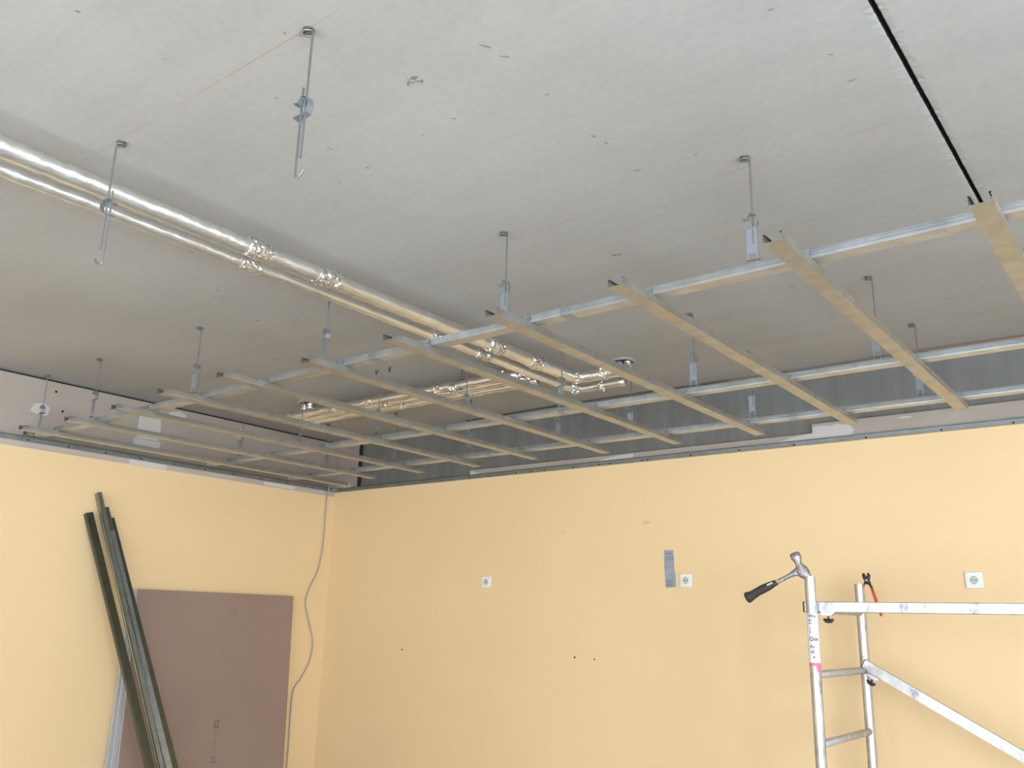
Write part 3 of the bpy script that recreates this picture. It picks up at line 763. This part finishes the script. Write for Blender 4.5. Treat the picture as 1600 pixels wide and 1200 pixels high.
# worn white sticker wrapped round the near upright, pink tape at its lower end
def wrap(z0, z1, r, a0, a1, n=14, poly=None):
    g = G(); V = []
    for i in range(n + 1):
        a = R_(a0 + (a1 - a0) * i / n); V += [loc(X0 + r * math.cos(a), Y1 + r * math.sin(a), z0 if poly is None else poly(i / n)[0]), loc(X0 + r * math.cos(a), Y1 + r * math.sin(a), z1)]
    g.add(V, [(2 * i, 2 * i + 2, 2 * i + 3, 2 * i + 1) for i in range(n)]); return g
st = wrap(ZC - .145, ZC + .062, RT + .0006, 190, 400).obj('sticker', m_stick, sc); st['label'] = 'worn white sticker with black lettering'
pk = wrap(ZC - .158, ZC - .145, RT + .0008, 190, 400, 14, lambda t: (ZC - (.158 if t < .55 else .185),)).obj('pink_tape', m_pink, sc)
# lettering on the sticker, bent round the tube
vd = math.atan2(-4.87 - Y1, 5.70 - X0)     # side of the tube that faces the room
def bent_text(body, size, z, off, m):
    o = text_mesh(body, size, 'lettering', m, st, Matrix.Identity(4), .0005, .0004)
    for v in o.data.vertices:
        u = v.co.x + off; a = vd + u / RT; r = RT + .0012 + v.co.z; zz = z + v.co.y
        v.co = loc(X0 + r * math.cos(a), Y1 + r * math.sin(a), zz)
for body, s, z, off in (('Wu', .020, .045, -.017), ('iiz', .013, .030, -.016), ('e t', .012, .018, -.016), ('i', .014, -.006, -.012), ('l', .016, -.020, -.013), ('Qus', .022, -.052, -.018), ('Kr', .018, -.083, -.014), ('t7', .016, -.105, -.012), ('A', .014, -.126, -.006)):
    bent_text(body, s, ZC + z, off, m_ink)

# ------------------------------------------------------------------ hammer resting in the top of the near upright
hm = thing('claw_hammer', (4.292, -.905, ZTOP), 'steel hammer with black rubber grip hanging by its claw in the near scaffold post', 'hammer')
H = lambda x, z, y=-.905: Vector((x, y, ZC + z)) - hm.location
def loft(pts, hw, hd, seg=14):
    """pts on the x-z plane, hw = half width in the plane, hd = half depth in y"""
    P = pts; g = G(); V = []; n = len(P)
    for i in range(n):
        t = (P[min(n - 1, i + 1)] - P[max(0, i - 1)]).normalized(); nn = Vector((-t.z, 0, t.x))
        for k in range(seg):
            a = 2 * math.pi * k / seg; ca, sa = math.cos(a), math.sin(a)
            ex = .7
            V.append(P[i] + nn * hw[i] * math.copysign(abs(ca) ** ex, ca) + Vector((0, 1, 0)) * hd[i] * math.copysign(abs(sa) ** ex, sa))
    F = [(i * seg + k, i * seg + (k + 1) % seg, (i + 1) * seg + (k + 1) % seg, (i + 1) * seg + k) for i in range(n - 1) for k in range(seg)]
    F += [tuple(range(seg)), tuple((n - 1) * seg + k for k in range(seg))]
    return g.add(V, F)
gp = [H(3.990, .126), H(3.996, .129), H(4.006, .133), H(4.022, .141), H(4.048, .156), H(4.075, .169), H(4.100, .180), H(4.125, .192), H(4.142, .199)]
loft(gp, [.020, .026, .0245, .020, .0185, .0195, .018, .0145, .0115], [.012, .018, .018, .016, .016, .017, .016, .013, .011]).obj('grip', m_grip, hm, True)
sh = [H(4.128, .1925), H(4.146, .2005), H(4.175, .2145), H(4.200, .2265), H(4.222, .237), H(4.245, .246)]
loft(sh, [.0095, .0100, .0095, .0100, .0135, .023], [.006, .0065, .006, .0065, .008, .010]).obj('shaft', m_hsteel, hm, True)
loft([H(4.137, .2085), H(4.148, .196)], [.0022, .0022], [.0115, .0115], 10).obj('inlay_ring', m_pale, hm)
G().prism([(-.014, -.0035), (.014, -.0035), (.014, .0035), (-.014, .0035)], lambda q: H(4.112, .190, -.905 - .0165) + Vector((q[0] * .92 - q[1] * .4, 0, q[0] * .4 + q[1] * .92)), lambda q: H(4.112, .190, -.905 - .010) + Vector((q[0] * .92 - q[1] * .4, 0, q[0] * .4 + q[1] * .92))).obj('grip_badge', m_pale, hm)
hd = [H(4.2285, .3265), H(4.2310, .3200), H(4.2385, .3020), H(4.2410, .2960), H(4.2440, .2840), H(4.2500, .2700), H(4.2580, .2530), H(4.2690, .2360), H(4.2830, .2200), H(4.300, .200)]
loft(hd, [.0195, .0225, .0225, .0190, .0140, .0180, .0270, .0275, .0170, .0045], [.016, .019, .019, .017, .0135, .014, .015, .015, .013, .010]).obj('hammer_head', m_hsteel, hm, True)

# ------------------------------------------------------------------ pliers in the top of the rear upright
pl = thing('cutting_pliers', (X0 + .018, Y2, ZTOP), 'small cutting pliers with red handles stuck in the rear scaffold post', 'pliers')
Q = lambda x, z, y=Y2 - .0: Vector((x, y, ZC + z)) - pl.location
loft([Q(4.319, .276), Q(4.318, .266), Q(4.324, .250), Q(4.334, .236), Q(4.345, .222)], [.004, .009, .011, .012, .009], [.004, .006, .008, .009, .007], 10).obj('jaw', m_black, pl, True)
loft([Q(4.339, .276), Q(4.343, .266), Q(4.340, .250), Q(4.334, .236), Q(4.322, .224)], [.004, .008, .010, .011, .008], [.004, .006, .008, .009, .007], 10).obj('jaw', m_black, pl, True)
G().tube([Q(4.333, .240, Y2 - .012), Q(4.333, .240, Y2 + .012)], .006, 10).obj('pivot', m_hsteel, pl)
loft([Q(4.322, .226), Q(4.312, .212), Q(4.305, .18), Q(4.303, .12)], [.005, .006, .006, .005], [.005, .006, .006, .005], 10).obj('handle', m_red, pl, True)
o = loft([Q(4.341, .226, Y2), Q(4.349, .213), Q(4.354, .200)], [.006, .0065, .0065], [.005, .006, .006], 10).obj('handle_neck', m_black, pl, True)
loft([Q(4.353, .203), Q(4.359, .180), Q(4.3655, .155), Q(4.372, .128), Q(4.380, .098), Q(4.389, .066)], [.006, .0075, .0075, .0075, .0070, .0055], [.006, .007, .007, .007, .007, .005], 10).obj('handle', m_red, pl, True)
